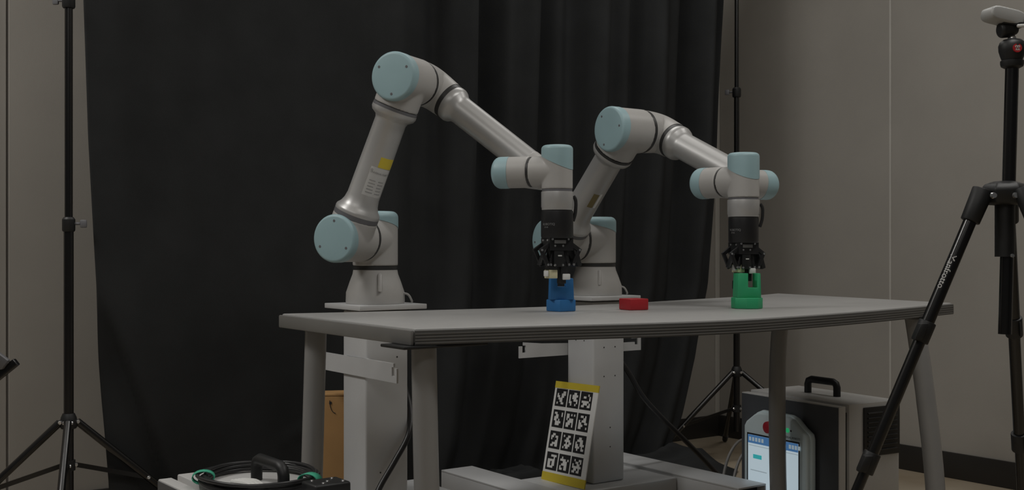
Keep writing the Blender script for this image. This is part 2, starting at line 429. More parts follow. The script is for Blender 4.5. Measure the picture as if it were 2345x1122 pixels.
def robot(bx, by, yaw, q2, q3, label, g_ang, grip, k):
    t = thing('industrial_robot', label, 'robot', (bx, by, ZB), 'grey and blue robot arms')
    yaw, q2, q3 = R(yaw), R(q2), R(q3)
    a = V((-math.cos(yaw), -math.sin(yaw), 0)); p = V((math.sin(yaw), -math.cos(yaw), 0))
    B = V((bx, by, ZB)); Sh = B + Z * D1; U0 = Sh + a * SO
    ud = p * math.sin(q2) + Z * math.cos(q2); E = U0 + ud * LA; F0 = E - a * EO
    fd = p * math.cos(q3) - Z * math.sin(q3); F1 = F0 + fd * LF; W1 = F1 + a * D4; W3 = W1 + p * D5; T = W3 - Z * D6
    view = (V((0, 0, CAM_H)) - B); view.z = 0; view.normalize()
    r = .060 * k; q = k
    # flared foot
    ft = obj('base', MB().lathe(B, Z, [(0, .0775 * k), (.006, .0785 * k), (.030, .0775 * k), (.058, .068 * k), (.078, .0605 * k), (.090, .0585 * k)], 48), M['robot'], t, sharp=40)
    obj('base_rib', MB().box(B + view * .070 + V((.012, 0, .058)), .012, .012, .05, V((-view.y, view.x, 0)), (view * .93 + Z * -.36).normalized(), (Z * .93 + view * -.36)), M['robot'], ft, bevel=.004)
    obj('connector', MB().tube(smooth_pts([B + V((.068, -.01, .028)), B + V((.088, -.012, .024)), B + V((.098, -.012, .008)), B + V((.098, -.005, .004))], 4), .003, 10), M['greycable'], ft)
    def sealring(C, ax, h0, h1, rad, m='band'):
        return obj('joint_seal', MB().lathe(V(C) + V(ax) * h0, ax, [(0, rad * k), (h1 - h0, rad * k)], 48), M[m], t)
    sealring(B, Z, .0895, .0995, .0590)
    # shoulder: upright barrel with a branch towards the upper arm
    sh = fused('shoulder', MB().lathe(B, Z, [(.0995, r), (D1 + .058, r)], 48).cyl(Sh, Sh + a * .070, r, n=48), M['robot'], t)
    lid(t, Sh, Z, a, r, .054, .020, .074, True, .026)
    sealring(Sh, a, .0690, .0790, .0590)
    # lower end of the upper arm
    fused('upper_arm_joint', MB().lathe(U0, a, [(-.0595, r), (.05, r)], 48).cyl(U0, U0 + ud * .0595, .0585 * k, n=48), M['robot'], t)
    lid(t, U0, a, ud, r, .052, .036, .068, True, .008)
    sealring(U0, ud, .0590, .0707, .0583, 'gapgrey')
    ua = obj('upper_arm', MB().lathe(U0, ud, [(t_, r_ * k) for t_, r_ in [(.0705, .058), (.076, .0585), (.081, .057), (.089, .050), (.101, .0445), (.118, .0415), (LA - .112, .0400), (LA - .104, .043), (LA - .096, .0545), (LA - .088, .0580), (LA - .081, .058)]], 48), M['tube'], t, sharp=40)
    sealring(U0, ud, LA - .0815, LA - .0735, .0575, 'band' if grip == 'green' else 'gapgrey')
    # elbow
    fused('elbow', MB().lathe(E, a, [(-.056, r), (.05, r)], 48).cyl(E, E - ud * .073, .0570 * k, n=48), M['robot'], t)
    lid(t, E, a, -ud, r, .054, .038, .068, True, .008)
    sealring(E, a, -.0675, -.0555, .0580)
    # bend into the forearm
    pts = []
    A0 = E - a * .067; A1 = F0 + fd * .063
    for i in range(15):
        s = i / 14
        c0 = A0 - a * .060; c1 = F0 + fd * .012
        pts.append(A0 * (1 - s) ** 3 + c0 * 3 * s * (1 - s) ** 2 + c1 * 3 * s * s * (1 - s) + A1 * s ** 3)
    obj('elbow_bend', MB().tube(pts, [(.0585 - (.0585 - .0490) * i / 14) * k for i in range(15)], 40), M['robot'], t)
    sealring(F0, fd, .0625, .0747, .0480)
    fo = obj('forearm', MB().lathe(F0, fd, [(t_, r_ * k) for t_, r_ in [(.0745, .0470), (.080, .0478), (.088, .0478), (.095, .0455), (.104, .0385), (.115, .0366), (LF - .02, .0355)]], 48), M['tube'], t, sharp=40)
    rw = .0366 if grip == 'blue' else .0396; kw = rw / .0363
    fused('wrist_elbow', MB().lathe(F1, a, [(-.045, rw), (.055, rw)], 40).cyl(F1, F1 - fd * .055, rw, n=40), M['robot'], t, .002, 5)
    lid(t, F1, -a, -fd, rw, .034 * kw, .012 * kw, .0600 * kw, False, .015)
    sealring(F1, a, .0545, .0605, .0350)
    # first wrist: barrel along p
    fused('wrist', MB().lathe(W1, p, [(-.055, rw + .001), (.022, rw + .001)], 40).cyl(W1, W1 - a * (D4 - .0605), rw, n=40), M['robot'], t, .002, 5)
    lid(t, W1, -p, -a, rw + .001, .040 * kw, .026 * kw, .0700, False, .015)
    sealring(W1, p, .0215, .0275, .0357)
    # second wrist: upright barrel
    fused('wrist', MB().lathe(W3, Z, [(-.0425, rw), (.040, rw)], 40).cyl(W3, W3 - p * (D5 - .0275), rw, n=40), M['robot'], t, .002, 5)
    lid(t, W3, Z, -p, rw, .037 * kw, .003, .0600 * kw * kw, False, .010)
    sealring(W3, Z, -.0480, -.0425, .0355, 'gapgrey')
    obj('tool_flange', MB().lathe(W3, -Z, [(.048, .0368 * kw), (.050, .0372 * kw), (.084, .0372 * kw), (.086, .0360 * kw), (.0911, .0358 * kw)], 48), M['tube'], t, sharp=40)
    sealring(W3, -Z, .0905, .0935, .0350)
    # stickers
    if grip == 'blue':
        rr = .0408
        hS = .20
        vw = view
        st = obj('sticker', tube_patch(U0, ud, vw, rr, 14, 78, .205, .232), M['yellow'], ua); st['label'] = 'yellow sticker'
        lb = obj('type_label', tube_patch(U0, ud, vw, .0412, -8, 74, .128, .203, .0004), M['typelabel'], ua); lb['label'] = 'white type label with grey print'
        text_mesh('UNIVERSAL ROBOTS', .0062, wrap(U0, ud, vw, .0417, 34, .190), M['greyink'], ua, 'lettering')
        text_mesh('o', .012, wrap(U0, ud, vw, .0417, -2, .196), M['greyink'], ua, 'lettering')
        for j in range(5):
            for (c_, w2) in ((14, .020), (48, .018)):
                obj('print_line', tube_patch(U0, ud, vw, .0414, c_ - 13, c_ + 13 - (j * 7 % 5), .136 + j * .008, .1385 + j * .008, .0004, 6), M['faintprint'], ua)
    else:
        st = obj('sticker', tube_patch(U0, ud, view, .0408 * k, 20, 44, .172, .222), M['brownsticker'], ua); st['label'] = 'brown sticker'
        st = obj('sticker', tube_patch(U0, ud, view, .0408 * k, 48, 58, .172, .225), M['paper'], ua); st['label'] = 'white sticker'
    # gripper
    gs = V((-view.y, view.x, 0)); gs = gs if gs.x > 0 else -gs
    cbl = smooth_pts([W3 + gs * .0385 * kw - Z * .058, W3 + gs * .044 * kw - Z * .070, T + gs * .043 * kw - Z * .006, T + gs * .0375 * kw - Z * .026], 5)
    obj('tool_cable', MB().tube(cbl, .0042, 10), M['cable'], t)
    G = V((math.cos(R(g_ang)), math.sin(R(g_ang)), 0)); H = Z.cross(G)   # G: opening direction of the near finger
    gb = MB().lathe(T, -Z, [(.0025, .0375), (.006, .0380), (.062, .0380), (.066, .0360)], 40)
    gb.box(T - Z * .080, .062, .044, .030, G, H)
    gp = obj('gripper', gb, M['gripper'], t, sharp=40)
    lf = wrap(T, Z, view, .0380, -42, -.034)
    text_mesh('ROBOTIQ', .0075, lf, M['greyink'], gp, 'lettering')
    text_mesh('2F-85', .0050, wrap(T, Z, view, .0380, -50, -.041), M['greyink'], gp, 'lettering')
    for s in (1, -1):
        for hh in (-1, 1):
            q0 = T + G * (s * .026) + H * (hh * .016) - Z * .078
            q1 = T + G * (s * .050) + H * (hh * .016) - Z * .094
            q2_ = T + G * (s * .034) + H * (hh * .016) - Z * .128
            d1_ = (q1 - q0); d2_ = (q2_ - q1)
            obj('link', MB().box((q0 + q1) / 2, .010, .006, d1_.length + .010, d1_.normalized().cross(H), H, d1_.normalized()), M['gripper'], gp, bevel=.0015)
            obj('link', MB().box((q1 + q2_) / 2, .010, .006, d2_.length + .008, d2_.normalized().cross(H), H, d2_.normalized()), M['gripper'], gp, bevel=.0015)
            i0 = T + G * (s * .014) + H * (hh * .011) - Z * .090; i1 = T + G * (s * .024) + H * (hh * .011) - Z * .128
            d3 = i1 - i0
            obj('link', MB().box((i0 + i1) / 2, .009, .006, d3.length + .008, d3.normalized().cross(H), H, d3.normalized()), M['gripper'], gp, bevel=.0015)
            for q in (q0, q1, q2_, i0, i1):
                obj('pivot_pin', MB().lathe(q + H * (hh * .003), H * hh, [(0, .0030), (.0016, .0028)], 10), M['steel'], gp)
            obj('pivot_pin', MB().lathe(T + G * (s * .0305) + H * (hh * .011) - Z * (.071), G * s, [(0, .0028), (.0016, .0026)], 10), M['steel'], gp)
        # cover plates on the outside of the links
        if s == 1:
            obj('cover_plate', MB().box(T + G * .0385 - Z * .108, .004, .020, .044, (G + Z * .42).normalized(), H, (Z - G * .42).normalized()), M['matte'], gp, bevel=.001)
        else:
            obj('cover_plate', MB().box(T - G * .046 - Z * .110, .012, .034, .046, (G * -1 + Z * .3).normalized(), H, (Z + G * .3).normalized()), M['matte'], gp, bevel=.002)
    tz = T.z - (TZ + .0005 + (.079 if grip == 'blue' else .0885)) - .0012
    obj('finger', MB().box(T + G * .0165 - Z * ((.112 + tz - .020) / 2), .020, .024, tz - .020 - .112, G, H), M['gripper'], gp, bevel=.0015)
    obj('fingertip', MB().box(T + G * .0165 - Z * (tz - .0105), .022, .026, .020, G, H), M['cream'], gp, bevel=.0015)
    dn = .012 if grip == 'blue' else .022
    obj('finger', MB().box(T - G * .0125 - Z * ((.112 + tz - .010) / 2), .018, .024, tz - .010 - .112, G, H), M['gripper'], gp, bevel=.0015)
    obj('fingertip', MB().box(T - G * .0115 - Z * (tz - .010 + (dn + .010) / 2), .013, .022, dn + .010, G, H), M['gripper'], gp, bevel=.001)
    obj('fingertip_pad', MB().box(T - G * .0165 + H * .0145 - Z * (tz - .004), .020, .005, .014, G, H), M['white'], gp, bevel=.002)
    obj('fingertip_pad', MB().box(T + G * .0315 + H * .004 - Z * (tz - .012), .006, .016, .014, G, H), M['white'], gp, bevel=.002)
    # centre frame between the fingers
    obj('frame_block', MB().box(T - Z * .104, .040, .026, .036, G, H), M['gripper'], gp, bevel=.002)
    obj('frame_plate', MB().box(T + G * .006 + H * .0185 - Z * .106, .026, .005, .054, G, H), M['matte'], gp, bevel=.0012)
    obj('logo_plate', MB().box(T + G * .004 + H * .0225 - Z * .0745, .030, .0014, .008, G, H), M['greyink'], gp)
    obj('mark', MB().box(T + G * .004 + H * .0213 - Z * .107, .010, .0010, .0028, G, H), M['lightprint'], gp)
    for gx, gz in ((.017, .084), (-.004, .084), (.017, .129), (-.004, .129)):
        obj('pivot_pin', MB().lathe(T + G * gx + H * .021 - Z * gz, H, [(0, .0030), (.0016, .0026)], 10), M['steel'], gp)
    for gx in (.024, -.018):
        obj('pivot_pin', MB().lathe(T + G * gx + H * .022 - Z * .0685, H, [(0, .0030), (.0018, .0026)], 10), M['steel'], gp)
    return t, T, G, H
RL = robot(-.36507, 3.03282, 66.173, 23.097, 36.969, 'left robot arm, the taller reach, gripper over the blue block', 206, 'blue', 1.0)
RR = robot(.26356, 3.57956, 36.154, 43.329, 24.718, 'right robot arm, gripper closed on the green block', 206, 'green', 1.06)

# ------------------------------------------------------------------ blocks on the table
def rot2(c, s, ang, z):  # square corners
    return [V(c) + V((math.cos(R(ang + 45 + 90 * i)), math.sin(R(ang + 45 + 90 * i)), 0)) * (s / math.sqrt(2)) + Z * z for i in range(4)]
def block(name, label, c, m, base, bh, ang, upper=None):
    c = V((c[0], c[1], TZ + .0004))
    t = thing(name, label, 'block', c, 'coloured plastic blocks')
    if base[0] == 'sq': mb = MB().prism(rot2(c, base[1], ang, 0), Z, bh)
    else:
        mb = MB().prism([c + V((math.cos(R(22.5 + ang + 45 * i)), math.sin(R(22.5 + ang + 45 * i)), 0)) * base[1] for i in range(8)], Z, bh)
    obj('base', mb, m, t, bevel=.0022)
    if upper:
        wdt, dep, ht, n0, n1, nd, d = upper   # width, depth, height, notch start, end, notch depth, facing
        d = V((math.cos(R(d)), math.sin(R(d)), 0)); n = V((d.y, -d.x, 0))
        prof = [(-wdt / 2, 0), (wdt / 2, 0), (wdt / 2 - .002, ht), (n1, ht), (n1, ht - nd), (n0, ht - nd), (n0, ht), (-wdt / 2 + .002, ht)]
        mb = MB().prism([c + d * x + Z * (bh + z_) - n * (dep / 2) for x, z_ in prof], n, dep)
        obj('gripping_post', mb, m, t, bevel=.0012)
    return t
TL, TR = RL[1], RR[1]
block('blue_block', 'blue notched block under the left gripper', (.118, 2.735), M['blue'], ('sq', .051), .028, 39 + 0, (.058, .040, .051, -.011, .011, .020, 5))
block('green_block', 'green notched block held by the right gripper', (.592, 2.862), M['green'], ('oct', .0395), .0275, 10, (.061, .044, .061, -.003, .021, .036, 5))
block('red_block', 'low red block between the blue and green ones', (.300, 2.800), M['red'], ('sq', .053), .0275, 26)

# ------------------------------------------------------------------ marker sheet leaning on the right pedestal
TAGS = ['........|.....##.|.#..###.|.##.##..|..###...|...##...|.#..##..|........',
        '........|....##..|.#.####.|.#.###..|.#..###.|.##...#.|..#..#..|........',
        '........|.....#..|..##..#.|......#.|.#####..|..###.#.|.##..##.|........',
        '........|.##...#.|..##..#.|.###....|.##.#...|..####..|..###...|........',
        '........|.##.#.#.|.##.....|.#.###..|..####..|.###.#..|.##..#..|........',
        '........|..##.#..|....##..|.#.###..|.##..##.|.###....|.##...#.|........',
        '........|..##....|.##.##..|.#...#..|....##..|..####..|.##.##..|........',
        '........|.#..##..|...##...|..####..|...#.##.|..####..|.#.##...|........',
        '........|...##...|..####..|.#..##..|.##.###.|.###.#..|..#..##.|........',
        '........|...####.|.....#..|.#####..|.##.##..|.##.##..|.####...|........',
        '........|..#.....|.####.#.|...###..|..####..|.#..##..|.##.##..|........',
        '........|..#..##.|...##.#.|.#..##..|.######.|..##.#..|.##.##..|........']
sheet_tl = PRp(-.0655, -.095, .466); 
Htop = V((.2035, 3.5425, .4650)); Hbot = V((.1600, 3.4925, .1608))
up = (Htop - Hbot).normalized(); rt = E2.copy(); rt = (rt - up * rt.dot(up)).normalized(); nrm = rt.cross(up) * 1.0
if nrm.dot(V((0, 0, 0)) - V((.2, 3.5, 0))) < 0: nrm = -nrm
_r = Matrix.Rotation(R(1.6), 3, nrm); _r = _r if (_r @ rt).z < rt.z else _r.transposed()
rt = _r @ rt; up = _r @ up
SWd, SHt = .210, (Htop - Hbot).length
cen = (Htop + Hbot) / 2 + nrm * .0022
ms = thing('marker_sheet', 'white sheet of twelve black square markers, yellow tape ends', 'sign', Hbot)
obj('board', MB().box(cen, SWd, .003, SHt, rt, nrm, up), M['paper'], ms)
for s in (1, -1):
    hh = .020 if s == 1 else .026
    obj('tape', MB().box(cen + up * (s * (SHt / 2 - hh / 2)), SWd + .002, .0042, hh + .001, rt, nrm, up), M['yellow'], ms)
PX, PY, CS = .0610, .0665, .0069
for i, tg in enumerate(TAGS):
    r_, c_ = divmod(i, 3)
    o0 = cen + nrm * .0019 + rt * ((c_ - 1) * PX - .006) + up * ((1.5 - r_) * PY + .006)
    mb = MB()
    for y, row in enumerate(tg.split('|')):
        x = 0
        while x < 8:
            if row[x] == '.':
                x1 = x
                while x1 < 8 and row[x1] == '.': x1 += 1
                q = o0 + rt * (((x + x1) / 2 - 4) * CS) + up * ((3.5 - y) * CS)
                mb.box(q, (x1 - x) * CS, .0004, CS, rt, nrm, up); x = x1
            else: x += 1
    obj('marker', mb, M['ink'], ms)

# ------------------------------------------------------------------ curtain between the two stands
PA = V((-1.23, 3.15, 0)); PB = V((.93, 4.70, 0)); CL = (PB - PA).length; CDir = (PB - PA).normalized(); CN = V((CDir.y, -CDir.x, 0))
def edge_l(z):
    pts = [(0, .125), (.22, .115), (.45, .095), (.74, .075), (1.2, .050), (1.6, .036), (2.4, .03)]
    for (z0, a0), (z1, a1) in zip(pts, pts[1:]):
        if z <= z1: return a0 + (a1 - a0) * (z - z0) / (z1 - z0)
    return pts[-1][1]
def edge_r(z):
    pts = [(0, 2.24), (.12, 2.29), (.216, 2.345), (.45, 2.44), (.74, 2.52), (1.2, 2.575), (1.9, 2.612), (2.4, 2.62)]
    for (z0, a0), (z1, a1) in zip(pts, pts[1:]):
        if z <= z1: return a0 + (a1 - a0) * (z - z0) / (z1 - z0)
    return pts[-1][1]
def sstep(a, b, x):
    x = min(1, max(0, (x - a) / (b - a))); return x * x * (3 - 2 * x)
cm = MB(); NX, NZ = 420, 110
vs = []; fs = []
for j in range(NZ + 1):
    zz = 2.40 * (j / NZ) ** 1.0 + .006
    l, r_ = edge_l(zz), edge_r(zz)
    for i in range(NX + 1):
        q = i / NX; s = l + (r_ - l) * q
        sq = q * 2.58
        hang = sstep(.15, 1.7, zz)
        amp = (.004 + .056 * sstep(.85, 1.30, sq)) * (.35 + .65 * hang)
        d = amp * (math.sin(sq * 21 + 1.2 * math.sin(sq * 5.1)) * .9 + .55 * math.sin(sq * 43 + 2.2 + .5 * zz) + .5 * math.sin(sq * 9.5 + .6))
        d += .007 * math.sin(sq * 6.3 + zz * 1.1) + .010 * mnoise.noise(V((sq * 1.6, zz * 1.1, 3.1)))
        d += (1 - sstep(0, .55, zz)) * (.022 * math.sin(sq * 15 + 2.5 * zz) + .03 * mnoise.noise(V((sq * 3.2, zz * 3.0, 9.3))))
        # diagonal flap at the lower left: the cloth steps forward right of the line
        line = .085 + max(0, (.76 - zz)) * .36
        if zz < .80: d += .035 * (sstep(line - .012, line + .012, s) - 1) * sstep(.80, .55, zz) if False else .030 * (sstep(line - .010, line + .010, s) - 1) * (1 - sstep(.55, .80, zz))
        d += .05 * (1 - sstep(0, .14, zz)) ** 2
        # a few soft diagonal creases
        cr = (zz - .28) - (s - .62) * .38
        d += .004 * math.exp(-(cr / .012) ** 2) * sstep(.60, .66, s) * (1 - sstep(.86, .94, s))
        vs.append(PA + CDir * s + CN * d + Z * zz)
for j in range(NZ):
    for i in range(NX):
        b = j * (NX + 1) + i; fs.append((b, b + 1, b + NX + 2, b + NX + 1))
cur = thing('backdrop_curtain', 'large black cloth curtain hanging behind the robots', 'curtain', PA + CDir * 1.3)
cm.add(vs, fs); co = obj('cloth', cm, M['curtain'], cur, sharp=180)
sol = co.modifiers.new('thick', 'SOLIDIFY'); sol.thickness = .002
obj('hanging_rod', MB().cyl(PA + Z * 2.415 - CDir * .05 + CN * .0, PB + Z * 2.415 + CDir * .05, .012), M['pole'], cur)
def heap(c, ax, ay, lx, ly, h, seed, name, label):
    n = 56; mvs = []; mfs = []
    for j in range(n + 1):
        for i in range(n + 1):
            x = (i / n - .5); y = (j / n - .5)
            rr = math.sqrt(x * x + y * y) * 2
            fall = max(0, 1 - rr ** 2.2) if rr < 1 else 0
            nz = mnoise.noise(V((x * 2.2 + seed, y * 4.5, seed))) + .3 * mnoise.noise(V((x * 4.5 + seed, y * 10, 2)))
            ridge = 1 - abs(mnoise.noise(V((x * 2.6 + y * 1.5, y * 6.5 + seed, 5.5)))) * 1.8
            zz = .003 + h * fall * (.44 + .34 * nz + .46 * ridge)
            wob = 1 + .16 * mnoise.noise(V((math.atan2(y, x) * 1.3, seed, 0)))
            mvs.append(V(c) + V(ax) * (x * lx * wob) + V(ay) * (y * ly * wob) + Z * max(.003, zz))
    for j in range(n):
        for i in range(n):
            x = ((i + .5) / n - .5); y = ((j + .5) / n - .5)
            if x * x + y * y < .245:
                b = j * (n + 1) + i; mfs.append((b, b + 1, b + n + 2, b + n + 1))
    o = obj(name, MB().add(mvs, mfs), M['curtain'], None, sharp=180, origin=V(c))
    tag(o, label, 'cloth')
    return o
heap((.545, 4.40, 0), E1, E2, .78, .46, .14, 3.3, 'crumpled_cloth', 'crumpled black cloth on the floor by the right stand')
heap((.010, 3.945, 0), E1, E2, .42, .36, .155, 8.1, 'crumpled_cloth', 'crumpled black cloth on the floor left of the marker sheet')

# ------------------------------------------------------------------ backdrop stands
def light_stand(c, zc, zh, feet, brace_f, r0, label, joints, top):
    t = thing('backdrop_stand', label, 'stand', c, 'black backdrop stands'); C = V(c)
    zs = [zc - .20] + [j[0] for j in joints] + [top]
    rad = [r0, r0 * .82, r0 * .66, r0 * .6]
    for k in range(len(zs) - 1):
        lean = V((.010, 0, 0)) * 0
        obj('pole', MB().cyl(C + Z * (zs[k] if k else .13), C + Z * (zs[k + 1]), rad[k], n=20), M['pole'], t)
    for (zj, ang) in joints:
        obj('collar', MB().lathe(C + Z * (zj - .022), Z, [(0, r0 * 1.15), (.004, r0 * 1.32), (.034, r0 * 1.32), (.040, r0 * 1.0)], 20), M['matte'], t)
        d = V((math.cos(R(ang)), math.sin(R(ang)), 0))
        kb = MB().cyl(C + Z * (zj) + d * r0, C + Z * zj + d * (r0 + .018), .004, n=10); kb.box(C + Z * zj + d * (r0 + .026), .018, .008, .022, d, Z.cross(d))
        obj('knob', kb, M['gapgrey'], t, bevel=.003)
    obj('leg_hub', MB().lathe(C + Z * (zc - .018), Z, [(0, r0 * 1.5), (.006, r0 * 1.75), (.03, r0 * 1.6), (.042, r0 * 1.2)], 24), M['matte'], t)
    obj('brace_hub', MB().lathe(C + Z * (zh - .014), Z, [(0, r0 * 1.35), (.028, r0 * 1.35)], 20), M['matte'], t)
    for f in feet:
        F = V((f[0], f[1], .012)); d = V((F.x - C.x, F.y - C.y, 0)).normalized(); sd = Z.cross(d)
        A = C + Z * zc + d * (r0 * 1.7)
        lg = obj('leg', MB().tube([A, A.lerp(F, .5), F], .0105, 12), M['pole'], t)
        obj('rubber_foot', MB().cyl(F + (A - F).normalized() * .035 - Z * .0, F, .013, .012, 12), M['matte'], lg)
        Q = A.lerp(F, brace_f); Hh = C + Z * zh + d * (r0 * 1.4)
        obj('brace', MB().box((Q + Hh) / 2, (Q - Hh).length, .004, .013, (Q - Hh).normalized(), sd, sd.cross((Q - Hh).normalized())), M['pole'], t)
        for q, s_ in ((Q, .012), (Hh, .007), (A, .014)):
            for sg in (1, -1):
                obj('rivet', MB().lathe(q + sd * (sg * s_ * .75), sd * sg, [(0, .0058), (.003, .004)], 10), M['steel'], t)
    return t
light_stand((-1.23, 3.15, 0), .405, .285, [(-1.105, 2.71), (-1.63, 2.98), (-.850, 3.40)], .45, .0133, 'black tripod stand by the left wall holding the curtain', [(.955, 10), (1.575, 170)], 2.42)
light_stand((.93, 4.70, 0), .375, .225, [(.975, 5.20), (.50, 4.45), (1.36, 4.44)], .5535, .0135, 'black tripod stand in the far right corner holding the curtain', [(.74, 60), (1.535, 160)], 2.42)

# ------------------------------------------------------------------ camera tripod at the right edge
TP = V((.955, 2.20, 0))
tp = thing('camera_tripod', 'tall black tripod with ball head at the right edge', 'tripod', TP)
zs_ = .998
ctop = TP + V((.014, 0, 1.238))
obj('centre_column', MB().cyl(TP + Z * .72, ctop, .0125, n=24), M['pole'], tp)
obj('spider', MB().lathe(TP + Z * (zs_ - .028), Z, [(0, .032), (.006, .040), (.030, .045), (.040, .038), (.046, .020)], 6), M['matte'], tp, bevel=.003)
colsl = obj('column_sleeve', MB().cyl(TP + Z * .870, TP + Z * .975, .0185, n=24), M['matte'], tp)
obj('column_hook', MB().lathe(TP + Z * .872 + V((.006, -.019, 0)), (0, -1, 0), [(0, .004), (.004, .003)], 10), M['steel'], colsl)
tfeet = [V((.497, 2.20, .01)), V((1.190, 2.615, .01)), V((1.185, 1.80, .01))]
for k, F in enumerate(tfeet):
    d = V((F.x - TP.x, F.y - TP.y, 0)).normalized(); sd = Z.cross(d)
    A = TP + Z * .985 + d * .048
    D = (F - A)
    P_ = lambda s: A + D * s
    lg = obj('leg', MB().cyl(P_(0.02), P_(.28), .0126, n=20).cyl(P_(.26), P_(.54), .0116, n=20).cyl(P_(.52), P_(1.0), .0104, n=20), M['pole'], tp)
    obj('leg_sleeve', MB().cyl(P_(-.015), P_(.048), .0205, .0185, 20), M['matte'], lg, bevel=.002)
    nn = D.normalized()
    for s in (.265, .525):
        sl = MB().cyl(P_(s - .018), P_(s + .022), .0168, n=20)
        sl.box(P_(s) - sd * .0 + sd.cross(nn) * .0 - d * .0 + (V((0, -1, 0)) - nn * V((0, -1, 0)).dot(nn)).normalized() * .018 - d * -.014, .016, .02, .034, d, V((0, 1, 0)), nn)
        obj('leg_lock', sl, M['matte'], lg, bevel=.002)
    obj('rubber_foot', MB().cyl(P_(.975), F, .0135, .012, 14), M['matte'], lg)
for bx_ in (-.037, .003):
    obj('hinge_bolt', MB().lathe(TP + V((bx_, -.034 if bx_ < 0 else -.039, .987)), (0, -1, 0), [(0, .0062), (.006, .0050)], 12), M['steel'], tp)
# maker's lettering down the left leg
F = tfeet[0]; d = V((-1, 0, 0)); A = TP + Z * .985 + d * .048; nn = (F - A).normalized()
C0 = A + (F - A) * .150
yv = V((0, -1, 0)); side = nn.cross(yv); side = side if side.x > 0 else -side
def legtext(x, y):
    ang = (y - .0085) / .0126   # letter tops towards the right-hand side of the tube
    return C0 + nn * x + (side * math.sin(ang) + yv * math.cos(ang)) * .0131
text_mesh('Manfrotto', .0172, legtext, M['lightprint'], tp, 'lettering', 1.0)
# ball head
HB = V(ctop)
obj('head_base', MB().lathe(HB, Z, [(-.004, .0125), (0, .0200), (.005, .0215), (.011, .0215), (.013, .0185)], 32), M['matte'], tp)
hd = obj('ball_head', MB().lathe(HB, Z, [(.013, .0190), (.020, .0216), (.030, .0245), (.040, .0250), (.047, .0225), (.052, .0165), (.053, .012)], 32), M['matte'], tp)
obj('ball', MB().sphere(HB + Z * .0545, .0080), M['steel'], tp)
obj('neck', MB().cyl(HB + Z * .057 + V((-.003, 0, 0)), HB + Z * .067 + V((-.006, 0, 0)), .005, n=14), M['pole'], tp)
qp = MB().lathe(HB + V((-.014, 0, .0715)), (1, .1, .1), [(-.012, .012), (-.008, .0155), (.010, .0155), (.024, .010)], 24); qp.box(HB + V((-.002, 0, .0815)), .044, .034, .008, (.97, 0, -.13), (0, 1, 0), (.13, 0, .97))
obj('plate_clamp', qp, M['matte'], tp, bevel=.002)
obj('clamp_lever', MB().box(HB + V((.010, -.020, .0755)), .020, .006, .007, (1, 0, .05)), M['white'], tp, bevel=.003)
obj('pan_knob', MB().cyl(HB + V((.022, -.004, .032)), HB + V((.034, -.006, .032)), .009, n=14), M['matte'], tp)
lg_c = HB + V((-.0005, -.0245, .0325))
lgd = V((0, -1, .06)).normalized(); lo = obj('logo_disc', MB().lathe(lg_c, lgd, [(-.003, .0086), (.0006, .0086)], 24), M['logo'], tp)
lb = MB()
for (x, z_, sx, sz, an) in ((0, .0038, .0085, .0016, 0), (-.004, .0022, .0016, .003, 20), (.004, .0022, .0016, .003, -20), (0, .0016, .0028, .004, 0), (-.002, -.0022, .0018, .006, -28), (.002, -.0022, .0018, .006, 28), (0, -.0012, .0065, .0014, 0), (0, -.0042, .0065, .0012, 0)):
    lb.box(lg_c + V((x, -.0008, z_)), sx, .0006, sz, (math.cos(R(an)), 0, math.sin(R(an))), (0, 1, 0), (-math.sin(R(an)), 0, math.cos(R(an))))
obj('logo_figure', lb, M['lightprint'], lo)
# depth camera on the tripod
dc = thing('depth_camera', 'pale bar-shaped depth camera on the tripod head', 'camera', HB + V((-.012, 0, .082)))
cx = V((.965, .20, -.16)).normalized(); cy = V((-.19, .98, 0)).normalized(); cz = cx.cross(cy).normalized()
cc = HB + V((-.019, -.002, .0965))
poly = []
Lc, Hc = .073, .028
for i in range(24):
    a = 2 * math.pi * i / 24
    px = math.copysign(abs(math.cos(a)) ** .45, math.cos(a)) * Lc / 2; pz = math.copysign(abs(math.sin(a)) ** .6, math.sin(a)) * Hc / 2
    poly.append((px, pz))
obj('body', MB().prism([cc + cx * x + cz * z_ + cy * .020 for x, z_ in poly], -cy, .040), M['camgrey'], dc, bevel=.004, seg=3)
obj('cable_plug', MB().tube([cc + cx * .036, cc + cx * .052, cc + cx * .068 - Z * .004, cc + cx * .09 - Z * .03, cc + cx * .085 - Z * .12], .0045, 10), M['matte'], dc)

